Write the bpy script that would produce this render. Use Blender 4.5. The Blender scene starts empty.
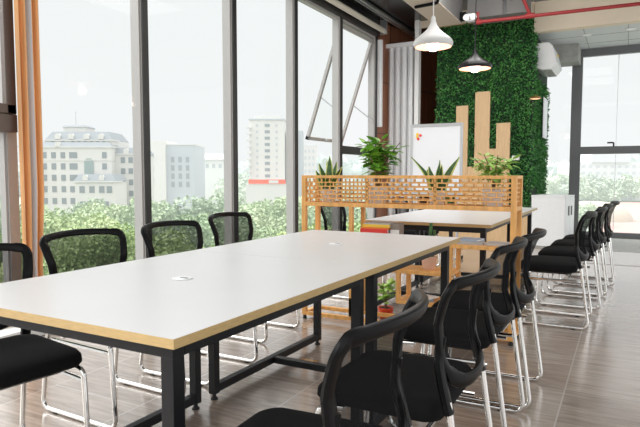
import bpy, math, random
from mathutils import Vector, Matrix
random.seed(11)
R = math.radians
sc = bpy.context.scene
COL = sc.collection

# ------------------------------------------------------------------ materials
def mat(name, col, rough=0.5, metal=0.0, var=0.0, scale=20.0, spec=0.5, coat=0.0, stretch=None, bump=0.0):
    m = bpy.data.materials.new(name); m.use_nodes = True
    nt = m.node_tree; b = nt.nodes['Principled BSDF']
    b.inputs['Roughness'].default_value = rough
    b.inputs['Metallic'].default_value = metal
    b.inputs['Specular IOR Level'].default_value = spec
    b.inputs['Coat Weight'].default_value = coat
    c = (col[0], col[1], col[2], 1)
    b.inputs['Base Color'].default_value = c
    if var or bump:
        tc = nt.nodes.new('ShaderNodeTexCoord'); mp = nt.nodes.new('ShaderNodeMapping')
        nt.links.new(tc.outputs['Object'], mp.inputs['Vector'])
        if stretch: mp.inputs['Scale'].default_value = stretch
        n = nt.nodes.new('ShaderNodeTexNoise'); n.inputs['Scale'].default_value = scale
        n.inputs['Detail'].default_value = 4
        nt.links.new(mp.outputs['Vector'], n.inputs['Vector'])
        if var:
            r = nt.nodes.new('ShaderNodeValToRGB')
            r.color_ramp.elements[0].position = .3; r.color_ramp.elements[1].position = .7
            r.color_ramp.elements[0].color = tuple(max(0, v*(1-var)) for v in col)+(1,)
            r.color_ramp.elements[1].color = tuple(min(1, v*(1+var)) for v in col)+(1,)
            nt.links.new(n.outputs['Fac'], r.inputs['Fac']); nt.links.new(r.outputs['Color'], b.inputs['Base Color'])
        if bump:
            bp = nt.nodes.new('ShaderNodeBump'); bp.inputs['Strength'].default_value = bump
            bp.inputs['Distance'].default_value = .01
            nt.links.new(n.outputs['Fac'], bp.inputs['Height']); nt.links.new(bp.outputs['Normal'], b.inputs['Normal'])
    return m

def mat_see(name, col, clear, rough=0.5, glossy=False):
    """a surface one can partly see through: window glass, chair mesh"""
    m = bpy.data.materials.new(name); m.use_nodes = True
    nt = m.node_tree; nt.nodes.clear()
    o = nt.nodes.new('ShaderNodeOutputMaterial'); mx = nt.nodes.new('ShaderNodeMixShader')
    t = nt.nodes.new('ShaderNodeBsdfTransparent')
    if glossy:
        s = nt.nodes.new('ShaderNodeBsdfGlossy'); s.inputs['Roughness'].default_value = rough
        t.inputs['Color'].default_value = col+(1,)
        s.inputs['Color'].default_value = (1, 1, 1, 1)
    else:
        s = nt.nodes.new('ShaderNodeBsdfDiffuse'); s.inputs['Color'].default_value = col+(1,)
    mx.inputs['Fac'].default_value = 1-clear
    nt.links.new(t.outputs[0], mx.inputs[1]); nt.links.new(s.outputs[0], mx.inputs[2])
    nt.links.new(mx.outputs[0], o.inputs['Surface'])
    return m

def mat_glow(name, col, strength):
    m = bpy.data.materials.new(name); m.use_nodes = True
    b = m.node_tree.nodes['Principled BSDF']
    b.inputs['Base Color'].default_value = col+(1,)
    b.inputs['Emission Color'].default_value = col+(1,); b.inputs['Emission Strength'].default_value = strength
    return m

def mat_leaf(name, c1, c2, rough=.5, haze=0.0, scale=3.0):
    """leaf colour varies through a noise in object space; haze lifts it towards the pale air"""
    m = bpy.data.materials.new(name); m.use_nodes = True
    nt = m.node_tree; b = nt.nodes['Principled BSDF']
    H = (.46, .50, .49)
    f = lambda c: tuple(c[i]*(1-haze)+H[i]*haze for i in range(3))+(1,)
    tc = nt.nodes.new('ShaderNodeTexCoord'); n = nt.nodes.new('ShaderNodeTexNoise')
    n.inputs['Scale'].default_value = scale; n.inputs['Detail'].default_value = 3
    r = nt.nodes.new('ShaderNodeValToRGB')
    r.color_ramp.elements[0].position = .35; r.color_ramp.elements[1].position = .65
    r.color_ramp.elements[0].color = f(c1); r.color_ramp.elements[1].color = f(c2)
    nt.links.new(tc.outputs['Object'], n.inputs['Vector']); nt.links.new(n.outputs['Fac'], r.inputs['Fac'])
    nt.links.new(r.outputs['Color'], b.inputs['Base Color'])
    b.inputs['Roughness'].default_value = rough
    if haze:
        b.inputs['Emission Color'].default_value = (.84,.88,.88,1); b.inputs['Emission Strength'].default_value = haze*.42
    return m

def mat_haze(name, col, haze, rough=.8):  # air haze put into the colour, with a faint glow on top
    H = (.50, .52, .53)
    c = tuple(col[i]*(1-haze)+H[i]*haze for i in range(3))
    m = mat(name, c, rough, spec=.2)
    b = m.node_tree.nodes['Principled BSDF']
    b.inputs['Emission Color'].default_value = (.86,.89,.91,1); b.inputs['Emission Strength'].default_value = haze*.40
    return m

def mat_floor():
    m = bpy.data.materials.new('floor_tile'); m.use_nodes = True
    nt = m.node_tree; b = nt.nodes['Principled BSDF']; L = nt.links.new
    tc = nt.nodes.new('ShaderNodeTexCoord')
    br = nt.nodes.new('ShaderNodeTexBrick')
    br.offset = .5; br.inputs['Scale'].default_value = 1
    br.inputs['Brick Width'].default_value = 1.2; br.inputs['Row Height'].default_value = .6
    br.inputs['Mortar Size'].default_value = .004; br.inputs['Mortar Smooth'].default_value = .1
    br.inputs['Color1'].default_value = (.42, .42, .42, 1); br.inputs['Color2'].default_value = (.62, .62, .62, 1)
    br.inputs['Mortar'].default_value = (.5, .5, .5, 1)
    mp0 = nt.nodes.new('ShaderNodeMapping'); mp0.inputs['Rotation'].default_value = (0, 0, R(90)); mp0.inputs['Location'].default_value = (.2, .25, 0)
    L(tc.outputs['Object'], mp0.inputs['Vector']); L(mp0.outputs['Vector'], br.inputs['Vector'])
    mp = nt.nodes.new('ShaderNodeMapping'); mp.inputs['Scale'].default_value = (1.6, 14, 1)
    L(tc.outputs['Object'], mp.inputs['Vector'])
    n = nt.nodes.new('ShaderNodeTexNoise'); n.inputs['Scale'].default_value = 2.2; n.inputs['Detail'].default_value = 7; n.inputs['Roughness'].default_value = .65
    L(mp.outputs['Vector'], n.inputs['Vector'])
    ad = nt.nodes.new('ShaderNodeMath'); ad.operation = 'ADD'
    sep = nt.nodes.new('ShaderNodeSeparateColor'); L(br.outputs['Color'], sep.inputs['Color'])
    mu = nt.nodes.new('ShaderNodeMath'); mu.operation = 'MULTIPLY_ADD'; mu.inputs[1].default_value = .5; mu.inputs[2].default_value = -.25
    L(sep.outputs['Red'], mu.inputs[0]); L(mu.outputs[0], ad.inputs[0]); L(n.outputs['Fac'], ad.inputs[1])
    r = nt.nodes.new('ShaderNodeValToRGB'); e = r.color_ramp.elements
    e[0].position = .3; e[0].color = FLOOR_DARK; e[1].position = .75; e[1].color = FLOOR_LIGHT
    L(ad.outputs[0], r.inputs['Fac'])
    mx = nt.nodes.new('ShaderNodeMix'); mx.data_type = 'RGBA'
    L(br.outputs['Fac'], mx.inputs['Factor']); L(r.outputs['Color'], mx.inputs['A']); mx.inputs['B'].default_value = (.42, .38, .34, 1)
    L(mx.outputs['Result'], b.inputs['Base Color'])
    b.inputs['Roughness'].default_value = .2
    b.inputs['Specular IOR Level'].default_value = 1.0; b.inputs['Coat Weight'].default_value = .5; b.inputs['Coat Roughness'].default_value = .16
    rr = nt.nodes.new('ShaderNodeMapRange'); rr.inputs['To Min'].default_value = .14; rr.inputs['To Max'].default_value = .3
    L(n.outputs['Fac'], rr.inputs['Value']); L(rr.outputs['Result'], b.inputs['Roughness'])
    bp = nt.nodes.new('ShaderNodeBump'); bp.inputs['Strength'].default_value = .15; bp.inputs['Distance'].default_value = .004; bp.invert = True
    L(br.outputs['Fac'], bp.inputs['Height']); L(bp.outputs['Normal'], b.inputs['Normal'])
    return m
FLOOR_DARK = (.19, .14, .108, 1); FLOOR_LIGHT = (.43, .355, .30, 1)

M = {}
M['floor'] = mat_floor()
M['laminate'] = mat('laminate', (.62, .618, .62), .30, var=.012, scale=6, spec=.45)
M['edge'] = mat('edge_band', (.52, .36, .16), .45, var=.1, scale=8, stretch=(4, 4, 30))
M['steel_black'] = mat('black_steel', (.009, .0095, .011), .42, spec=.3)
M['plastic_black'] = mat('black_plastic', (.004, .004, .0045), .34, spec=.13)
M['fabric_black'] = mat('black_fabric', (.007, .007, .0075), .92, var=.3, scale=300, spec=.15)
M['mesh'] = mat_see('chair_mesh', (.012, .012, .013), .32)
M['chrome'] = mat('chrome', (.78, .77, .75), .12, 1.0)
M['rubber'] = mat('rubber', (.02, .02, .02), .8)
M['wood_orange'] = mat('orange_wood', (.74, .38, .115), .45, var=.18, scale=5, stretch=(6, 6, 1.2))
M['wood_tan'] = mat('tan_wood', (.66, .45, .25), .6, var=.08, scale=6, stretch=(8, 8, .8))
M['wood_dark'] = mat('brown_panel', (.25, .105, .058), .35, var=.3, scale=3, stretch=(9, 9, .5))
M['frame_grey'] = mat('window_frame_grey', (.40, .385, .37), .4, .1)
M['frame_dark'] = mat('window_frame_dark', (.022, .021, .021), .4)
M['frame_brown'] = mat('window_frame_brown', (.10, .065, .05), .4)
M['glass'] = mat_see('clear_glass', (.99, 1, .995), .993, .0, True)
M['white_paint'] = mat('white_paint', (.8, .8, .79), .5, var=.02)
M['white_metal'] = mat('white_metal', (.80, .81, .82), .35, var=.02)
M['beige'] = mat('beige_plaster', (.74, .64, .50), .8, var=.03, scale=3)
M['grey_duct'] = mat('grey_paint_and_shade', (.16, .155, .15), .7, var=.1, scale=4)  # ceiling and duct paint; on the beam it stands in for shade
M['black_ceiling'] = mat('black_soffit', (.014, .015, .016), .22)
M['light_grey'] = mat('light_grey_tile', (.60, .62, .63), .6, var=.03)
M['stone'] = mat('grey_stone', (.36, .36, .34), .7, var=.15, scale=12)
M['red'] = mat('red_pipe_paint', (.30, .022, .024), .5, var=.08)
M['curtain'] = mat('orange_curtain', (.80, .42, .18), .38, var=.2, scale=4, stretch=(14, 14, .4), spec=.6)
M['curtain_pale'] = mat('pale_stripe', (.62, .66, .72), .35)
M['blind'] = mat('cream_blind', (.62, .58, .49), .6)
M['alu'] = mat('aluminium', (.62, .63, .64), .3, .8)
M['pot_white'] = mat('white_ceramic', (.82, .80, .77), .3)
M['pot_pink'] = mat('terracotta', (.70, .45, .33), .7, var=.1)
M['pot_red'] = mat('red_ceramic', (.62, .06, .02), .35)
M['soil'] = mat('soil', (.06, .04, .025), .95, var=.4, scale=80)
M['leaf'] = mat_leaf('houseplant_leaf', (.07, .26, .02), (.26, .52, .05), .4, scale=18)
M['leaf_bright'] = mat_leaf('bright_leaf', (.24, .48, .07), (.46, .66, .16), .4, scale=18)
M['leaf_dark'] = mat_leaf('sansevieria_green', (.025, .085, .02), (.06, .16, .035), .4, scale=30)
M['leaf_yellow'] = mat('sansevieria_margin', (.55, .60, .16), .4, var=.1)
M['stem'] = mat('plant_stem', (.16, .10, .05), .8, var=.2)
M['hedge'] = mat_leaf('boxwood_leaf', (.02, .13, .03), (.085, .31, .065), .5, scale=7)
M['hedge_light'] = mat_leaf('boxwood_leaf_light', (.06, .22, .05), (.16, .38, .10), .5, scale=7)
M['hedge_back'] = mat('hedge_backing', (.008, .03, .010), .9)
M['lamp_white'] = mat('white_lamp_enamel', (.58, .58, .57), .35)
M['lamp_black'] = mat('black_lamp_enamel', (.012, .012, .014), .3, spec=.3)
M['lamp_inner'] = mat_glow('lamp_inner', (.95, .55, .42), .40)
M['bulb'] = mat_glow('bulb', (1.0, .93, .84), 3.0)
M['board'] = mat('whiteboard_face', (.80, .82, .85), .25)
M['mag_red'] = mat('magnet_red', (.75, .05, .04), .4)
M['mag_yellow'] = mat('magnet_yellow', (.85, .55, .05), .4)
M['brass'] = mat('brass', (.55, .32, .12), .3, .8)
M['paper'] = mat('paper', (.78, .77, .74), .8)
M['book_red'] = mat('book_red', (.66, .04, .03), .45)
M['book_yellow'] = mat('book_yellow', (.80, .50, .05), .45)
M['book_orange'] = mat('book_orange', (.75, .20, .03), .45)
M['book_grey'] = mat('book_grey', (.42, .40, .38), .55)
M['book_blue'] = mat('book_blue', (.30, .36, .45), .5)
M['box_brown'] = mat('brown_card', (.26, .21, .17), .7)
M['trunk'] = mat('tree_trunk', (.30, .26, .21), .9, var=.2)

# ------------------------------------------------------------------ mesh builder
class MB:
    def __init__(s): s.v = []; s.f = []; s.mi = []; s.k = 0
    def add(s, vs, fs, mtx=None):
        o = len(s.v)
        s.v += [tuple(mtx @ Vector(v)) if mtx else tuple(v) for v in vs]
        s.f += [tuple(i+o for i in f) for f in fs]; s.mi += [s.k]*len(fs)
        return s
    def box(s, x0, x1, y0, y1, z0, z1, mtx=None):
        vs = [(x0,y0,z0),(x1,y0,z0),(x1,y1,z0),(x0,y1,z0),(x0,y0,z1),(x1,y0,z1),(x1,y1,z1),(x0,y1,z1)]
        return s.add(vs, [(0,3,2,1),(4,5,6,7),(0,1,5,4),(1,2,6,5),(2,3,7,6),(3,0,4,7)], mtx)
    def sweep(s, path, hw, ht, ref=(1,0,0), n=8, closed=False, power=1.0, caps=True):
        """section of half-width hw (across ref) and half-thickness ht (along ref), numbers or per-point lists"""
        P = [Vector(p) for p in path]; L = len(P); vs = []; ref = Vector(ref)
        for i, p in enumerate(P):
            a = P[(i-1) % L] if (closed or i > 0) else p
            b = P[(i+1) % L] if (closed or i < L-1) else p
            T = (b-a)
            if T.length < 1e-9: T = Vector((0,0,1))
            T.normalize()
            N = ref - ref.dot(T)*T
            if N.length < 1e-3:
                alt = Vector((0,1,0)) if abs(T.y) < .9 else Vector((0,0,1)); N = alt - alt.dot(T)*T
            N.normalize(); B = T.cross(N)
            w = hw[i] if isinstance(hw, (list, tuple)) else hw; t = ht[i] if isinstance(ht, (list, tuple)) else ht
            for k in range(n):
                an = 2*math.pi*(k+.5)/n; c, d = math.cos(an), math.sin(an)
                c = math.copysign(abs(c)**power, c); d = math.copysign(abs(d)**power, d)
                vs.append(p + N*(t*c) + B*(w*d))
        fs = []
        for i in range(L if closed else L-1):
            j = (i+1) % L
            for k in range(n): k2 = (k+1) % n; fs.append((i*n+k, j*n+k, j*n+k2, i*n+k2)[::-1])
        if not closed and caps:
            fs.append(tuple(range(n))); fs.append(tuple((L-1)*n+k for k in range(n))[::-1])
        return s.add(vs, fs)
    def tube(s, path, r, n=8, closed=False): return s.sweep(path, r, r, (.13,.29,.95), n, closed)
    def lathe(s, prof, c=(0,0,0), n=24, cap0=True, cap1=False, mtx=None):
        vs = []; fs = []
        for r, z in prof:
            for k in range(n):
                a = 2*math.pi*k/n; vs.append((c[0]+r*math.cos(a), c[1]+r*math.sin(a), c[2]+z))
        for i in range(len(prof)-1):
            for k in range(n): k2 = (k+1) % n; fs.append((i*n+k, i*n+k2, (i+1)*n+k2, (i+1)*n+k))
        if cap0: fs.append(tuple(range(n))[::-1])
        if cap1: fs.append(tuple((len(prof)-1)*n+k for k in range(n)))
        return s.add(vs, fs, mtx)
    def rings(s, ringlist, caps=True):
        n = len(ringlist[0]); vs = [p for r in ringlist for p in r]; fs = []
        for i in range(len(ringlist)-1):
            for k in range(n): k2 = (k+1) % n; fs.append((i*n+k, i*n+k2, (i+1)*n+k2, (i+1)*n+k))
        if caps: fs.append(tuple(range(n))[::-1]); fs.append(tuple((len(ringlist)-1)*n+k for k in range(n)))
        return s.add(vs, fs)
    def build(s, name, mats, parent=None, bev=0, smooth=False, seg=2):
        me = bpy.data.meshes.new(name); me.from_pydata(s.v, [], s.f)
        for m in (mats if isinstance(mats, (list, tuple)) else [mats]): me.materials.append(m)
        me.polygons.foreach_set('material_index', s.mi)
        if smooth: me.polygons.foreach_set('use_smooth', [True]*len(s.f))
        me.update()
        if smooth: me.set_sharp_from_angle(angle=R(42))
        o = bpy.data.objects.new(name, me); COL.objects.link(o)
        if bev:
            b = o.modifiers.new('bevel', 'BEVEL'); b.width = bev; b.segments = seg; b.limit_method = 'ANGLE'
        if parent: o.parent = parent
        return o

def bx(name, m, x0, x1, y0, y1, z0, z1, parent=None, bev=0):
    return MB().box(x0, x1, y0, y1, z0, z1).build(name, m, parent, bev)
def tag(o, label=None, cat=None, group=None, kind=None):
    if label: o['label'] = label
    if cat: o['category'] = cat
    if group: o['group'] = group
    if kind: o['kind'] = kind
    return o
def empty(name, loc=(0,0,0), rz=0):
    o = bpy.data.objects.new(name, None); COL.objects.link(o)
    o.location = loc; o.rotation_euler = (0, 0, rz); o.empty_display_size = .1
    return o
def struct(name, m, *b, bev=0, parent=None):
    o = bx(name, m, *b, bev=bev, parent=parent); o['kind'] = 'structure'; return o
def copy_tree(o, parent=None):
    kids = [c for c in bpy.data.objects if c.parent == o]
    c = o.copy(); COL.objects.link(c)
    if parent: c.parent = parent
    for k in kids: copy_tree(k, c)
    return c
def smooth_path(P, n=6, closed=False):
    P = [Vector(p) for p in P]; out = []; L = len(P)
    for i in range(L if closed else L-1):
        g = lambda k: P[k % L] if closed else P[max(0, min(L-1, k))]
        a, b, c, d = g(i-1), g(i), g(i+1), g(i+2)
        for j in range(n):
            t = j/n
            out.append(.5*((2*b)+(c-a)*t+(2*a-5*b+4*c-d)*t*t+(3*b-a-3*c+d)*t**3))
    if not closed: out.append(P[-1])
    return out
def fillet(P, r=.05, n=5):
    P = [Vector(p) for p in P]; out = [P[0]]
    for i in range(1, len(P)-1):
        a, b, c = P[i-1], P[i], P[i+1]
        d1 = (a-b); d2 = (c-b); q = min(r, d1.length*.48, d2.length*.48)
        s, e = b+d1.normalized()*q, b+d2.normalized()*q
        for k in range(n+1):
            t = k/n; out.append(s*(1-t)**2 + b*2*t*(1-t) + e*t*t)
    out.append(P[-1]); return out

# ------------------------------------------------------------------ room shell
struct('floor', M['floor'], -3.9, 4.5, -2.5, 11.4, -.12, 0)
struct('ceiling', M['grey_duct'], -2.85, 4.5, -1.0, 9.44, 3.72, 3.8)
struct('trim_1', M['black_ceiling'], -3.9, -2.85, -1.0, 11.6, 3.64, 3.8)           # dark soffit along the windows
WX = -3.75
YM = [-1.35, -.07, 1.21, 2.515, 3.765, 5.055, 6.345, 7.64, 8.96]
struct('wall_left', M['frame_dark'], -3.86, -3.68, -1.5, 9.05, 3.37, 3.64)          # spandrel over the window heads
struct('trim_2', M['white_paint'], -3.86, -3.55, -1.5, 9.05, 0, .07, bev=.006)       # low sill
for i, y in enumerate(YM):
    g = bx('trim_%d' % (i+3), M['frame_grey'], WX-(.02 if i == 3 else .08), WX+.045, y-.034, y+.034, .07, 3.37); g['kind'] = 'structure'
    if i != 3: bx('shade_strip', M['frame_dark'], WX+.045, WX+.058, y-.032, y+.034, .07, 3.37, g)  # black strip stands in for shade on the mullion's room side
for i in range(len(YM)-1):
    y0, y1 = YM[i]+.03, YM[i+1]-.03
    w = MB()
    w.box(WX-.03, WX+.03, y0, y1, .07, .12); w.box(WX-.03, WX+.03, y0, y1, 3.33, 3.37)
    w.box(WX-.03, WX+.03, y0, y0+.018, .12, 3.33); w.box(WX-.03, WX+.03, y1-.018, y1, .12, 3.33)
    wf = w.build('window_%d' % (i+1), M['frame_grey']); wf['kind'] = 'structure'
    if i == 2 or i == 7:
        zt = 1.46 if i == 2 else 1.48
        fm = M['frame_brown'] if i == 2 else M['frame_dark']
        ex = .11 if i == 2 else .05; bx('transom', fm, WX-.04, WX+ex, y0, y1+(.03 if i == 2 else 0), zt-.06, zt+.055, wf)
        bx('pane', M['glass'], WX-.004, WX+.004, y0+.01, y1-.01, .12, zt-.06, wf)
        if i == 2:
            s = MB(); a = .07
            y1 += .03; s.box(WX+.06, WX+.11, y0, y1, zt+.06, zt+.055+a); s.box(WX+.06, WX+.11, y0, y1, 3.33-a, 3.33)
            s.box(WX+.06, WX+.11, y0, y0+a, zt+.06, 3.33); s.box(WX+.06, WX+.11, y1-a, y1, zt+.06, 3.33)
            so = s.build('sash', M['frame_brown'], wf, .006)
            bx('pane', M['glass'], WX+.08, WX+.088, y0+a, y1-a, zt+.1, 3.33-a, so)
        else:   # top-hung sash standing open to the outside
            h = 3.30-(zt+.06); ang = R(18.5); a = .055
            mt = Matrix.Translation((WX, 0, 3.31)) @ Matrix.Rotation(ang, 4, 'Y')
            s = MB(); t = .025
            s.box(-t, t, y0+.02, y0+.02+a, -h, 0, mt); s.box(-t, t, y1-.02-a, y1-.02, -h, 0, mt)
            s.box(-t, t, y0+.02, y1-.02, -h, -h+a, mt); s.box(-t, t, y0+.02, y1-.02, -a, 0, mt)
            so = s.build('sash', M['frame_grey'], wf, .005)
            MB().box(-.004, .004, y0+.06, y1-.06, -h+.04, -.04, mt).build('pane', M['glass'], so)
            hd = MB(); e = mt @ Vector((.03, (y0+y1)/2, -h+.03)); hd.box(e.x, e.x+.03, e.y-.06, e.y+.06, e.z-.015, e.z+.02)
            hd.build('handle', M['alu'], so, .006)
            for yy in (y1-.05, y0+.05):
                p = mt @ Vector((.0, yy, -h*.62)); MB().tube([(WX+.02, yy, p.z-.28), p], .011, 6).build('stay_arm', M['alu'], so)
    else:
        bx('pane', M['glass'], WX-.004, WX+.004, y0+.01, y1-.01, .12, 3.33, wf)

# brown panelled wall beyond the last window, slightly turned
def oblique(name, m, p, q, z0, z1, th):
    a, b = Vector(p), Vector(q); L = (b-a).length
    o = MB().box(0, L, 0, th, z0, z1).build(name, m)
    o.location = (a.x, a.y, 0); o.rotation_euler = (0, 0, math.atan2(b.y-a.y, b.x-a.x)); return o
o = oblique('wall_left_far', M['wood_dark'], (-3.72, 9.04), (-3.28, 11.5), 0, 3.64, .12); o['kind'] = 'structure'
jt = MB()
for z in (.9, 1.8, 2.66): jt.box(0, 2.49, -.004, .004, z-.006, z+.006)
for x in (.42, 1.3): jt.box(x-.008, x+.008, -.005, .004, 0, 3.64)
jt.build('joint', M['frame_dark'], o)
struct('wall_back', M['wood_dark'], -3.5, -1.4, 11.45, 11.6, 0, 3.8)
struct('trim_20', M['white_metal'], -3.70, -3.62, 8.99, 9.05, 1.9, 3.32, bev=.004)
# folded white partition standing against the brown wall
g = empty('folding_partition', (-3.66, 9.4, 0))
tag(g, 'white folded accordion partition standing floor to ceiling beside the brown panelled wall', 'partition')
for k in range(4):
    x0 = k*.116
    MB().add([(x0,0,0),(x0+.052,-.06,0),(x0+.10,-.052,0),(x0+.108,.01,0),(x0,.04,0)]+[(x0,0,3.24),(x0+.052,-.06,3.24),(x0+.10,-.052,3.24),(x0+.108,.01,3.24),(x0,.04,3.24)],
        [(0,1,6,5),(1,2,7,6),(2,3,8,7),(3,4,9,8),(4,0,5,9),(9,8,7,6,5)[::-1],(0,1,2,3,4)[::-1]]).build('panel', M['white_metal'], g)
MB().box(-.09, .56, -.09, .05, 3.24, 3.31).build('head_rail', M['white_metal'], g, .005)
struct('trim_21', M['white_paint'], -3.16, -3.09, 9.3, 9.42, 0, 3.64)

# green plant wall, its wooden bars and the block behind it
GX0, GX1, GY, GZ, FY = -2.82, -1.33, 9.45, 3.51, 11.3
struct('wall_back_core', M['wood_tan'], GX0, GX1, GY, FY, 0, 3.72)
GC = -2.06
g = empty('plant_wall', (GC, GY, 0))
tag(g, 'dark green artificial leaf wall panel covering the end wall and its right side', 'plant wall')
bars = [(-2.482, -2.288, 2.22), (-2.179, -1.944, 2.424), (-1.841, -1.629, 1.92)]
def in_bar(x, z): return any(a-.005 < x < b+.005 and z < t for a, b, t in bars) or (-2.482 < x < -2.179 and z < 1.24) or (-1.95 < x < -1.629 and z < 1.52)
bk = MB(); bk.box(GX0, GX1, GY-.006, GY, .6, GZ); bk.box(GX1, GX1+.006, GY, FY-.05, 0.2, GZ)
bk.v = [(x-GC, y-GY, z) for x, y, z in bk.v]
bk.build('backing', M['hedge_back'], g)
lf = MB(); rnd = random.Random(3)
def leafquad(mb, p, d, up, L, W):
    d = d.normalized(); s = d.cross(up)
    if s.length < 1e-4: s = Vector((1,0,0))
    s.normalize(); n = s.cross(d)
    mb.add([p, p+d*L*.45+s*W+n*L*.05, p+d*L, p+d*L*.45-s*W+n*L*.05], [(0,1,2,3)])
cnt = 0
while cnt < 15000:
    if rnd.random() < .62:
        x, z = rnd.uniform(GX0, GX1+.02), rnd.uniform(.6, GZ)
        if in_bar(x, z): continue
        p = Vector((x-GC, -rnd.uniform(.0, .045), z)); n = Vector((0,-1,0))
    else:
        yy, zz = rnd.uniform(0, FY-.06-GY), rnd.uniform(.3, GZ)
        if (yy > .2 and zz > 2.62) or (yy < .6 and zz < .9): continue
        p = Vector((GX1-GC+rnd.uniform(0,.045), yy, zz)); n = Vector((1,0,0))
    d = n*rnd.uniform(.25, .9)+Vector((rnd.uniform(-1,1), rnd.uniform(-1,1), rnd.uniform(-1,1)))*.9
    lf.k = 1 if rnd.random() < .16 else 0
    leafquad(lf, p, d, Vector((rnd.uniform(-1,1), rnd.uniform(-1,1), rnd.uniform(-1,1))), rnd.uniform(.03,.052), rnd.uniform(.009,.016))
    cnt += 1
lf.build('foliage', [M['hedge'], M['hedge_light']], g)
lab = ['short tan wooden bar at the left of the green plant wall', 'tallest tan wooden bar in the middle of the green plant wall', 'lowest tan wooden bar at the right of the green plant wall']
for (a, b, t), l in zip(bars, lab):
    o = bx('wooden_bar', M['wood_tan'], a, b, GY-.05, GY-.008, .6, t, bev=.003)
    tag(o, l, 'wooden bar', 'tan wooden bars on the plant wall')
o = MB().box(-2.287, -2.18, GY-.045, GY-.008, .6, 1.24).box(-1.943, -1.842, GY-.045, GY-.008, .6, 1.52).build('trim_22', M['wood_tan']); o['kind'] = 'structure'
o = MB().box(-.055, .055, -.012, .07, -.035, .035).build('switch_plate', M['pot_white'], None, .003); o.location = (-1.535, GY-.075, 1.37)
MB().box(-.012, .012, -.016, -.012, -.012, .012).build('rocker', M['paper'], o, .002)
tag(o, 'cream switch plate on the green plant wall right of the wooden bars', 'switch plate')

# beams, duct, pipes
bm_ = struct('trim_23', M['grey_duct'], -2.56, -2.19, -1.0, 8.55, 3.31, 3.72)  # beige beam; the shade on its side is put into the grey colour
bx('beam_underside', mat('dim_plaster', (.50,.43,.35), .85), -2.56, -2.19, -1.0, 8.55, 3.30, 3.31, bm_)  # the beam's beige, kept on its underside only
struct('trim_24', M['beige'], GX1+.01, 4.5, 9.44, 9.60, 3.275, 3.8)
struct('trim_28', M['beige'], -3.2, GX1, 9.40, 9.448, 3.53, 3.72)
o = MB().box(-2.12, -1.30, 8.55, 8.95, 3.36, 3.72).build('duct', M['grey_duct'], None, .004)
tag(o, 'grey ventilation duct hanging under the ceiling above the green wall', 'duct')
bx('seam', M['frame_dark'], -1.62, -1.57, 8.54, 8.55, 3.37, 3.72, o)
g = empty('sprinkler_pipe', (-1.93, 8.4, 3.26))
tag(g, 'red painted fire pipe running under the beige beam and duct', 'pipe')
MB().tube([(0,0,0),(3.6,0,-.03)], .024, 10).build('main_run', M['red'], g, smooth=True)
MB().tube([(.70,.0,.02),(.52,-.25,.46)], .022, 10).build('branch', M['red'], g, smooth=True)
for x0, x1 in ((.64,.76),(-.02,.05)): MB().tube([(x0,0,0),(x1,0,0)], .036, 10).build('coupling', M['red'], g, smooth=True)
MB().tube([(.0,0,0),(.0,0,.14)], .02, 8).build('riser', M['red'], g, smooth=True)
g = empty('emergency_light', (-2.03, 8.42, 3.33))
tag(g, 'small white twin spot emergency light at the left end of the red pipe', 'light')
MB().box(-.06,.05,-.05,.05,-.05,.06).build('housing', M['white_metal'], g, .015)
for sx in (-.04, .06):
    MB().lathe([(.02,0),(.042,.03),(.045,.075),(.04,.08)], n=14, cap1=True, mtx=Matrix.Translation((sx,-.05,.0)) @ Matrix.Rotation(R(100),4,'X')).build('spot', M['white_paint'], g, smooth=True)
o = bx('junction_box', M['plastic_black'], -2.19, -2.10, 8.4, 8.5, 3.32, 3.43, bev=.008); tag(o, 'small black junction box left of the white emergency light', 'junction box')
g = MB().tube(fillet([(-2.17,6.6,3.68),(-2.17,6.93,3.50),(-2.17,7.3,3.278),(-2.5,7.35,3.278)], .06), .02, 8).build('conduit', M['plastic_black'], smooth=True)
tag(g, 'black cable conduit bent under the beige ceiling beam', 'conduit')
MB().box(-2.195,-2.15,6.9,6.96,3.40,3.72).build('clip', M['plastic_black'], g)

# roller blind and curtain rail over the windows
g = empty('roller_blind', (-3.60, 0, 3.46))
tag(g, 'rolled up cream blind tube above the windows with end bracket', 'roller blind')
MB().tube([(0,4.0,0),(0,9.02,0)], .042, 14).build('fabric_roll', M['blind'], g, smooth=True)
MB().box(-.06,.06,9.02,9.035,-.06,.18).build('bracket', M['alu'], g); MB().box(-.06,.06,6.5,6.512,-.05,.18).build('bracket', M['alu'], g)
o = MB().box(-3.5,-3.47,3.0,10.3,3.585,3.64).box(-3.44,-3.41,3.0,10.3,3.585,3.64).box(-3.5,-3.41,3.0,10.3,3.62,3.64).build('curtain_rail', M['alu'])
tag(o, 'twin aluminium curtain rail fixed to the black soffit', 'curtain rail')
o = MB().lathe([(.055,-.02),(.07,-.02),(.07,0)], n=20, cap0=False, cap1=True).build('downlight', M['white_metal'], smooth=True); o.location = (-3.2, 7.3, 3.64)
MB().lathe([(.0,-.012),(.055,-.012)], n=20, cap0=False).build('lens', M['bulb'], o)
tag(o, 'round white downlight in the black soffit near the curtain rail', 'downlight')

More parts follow.
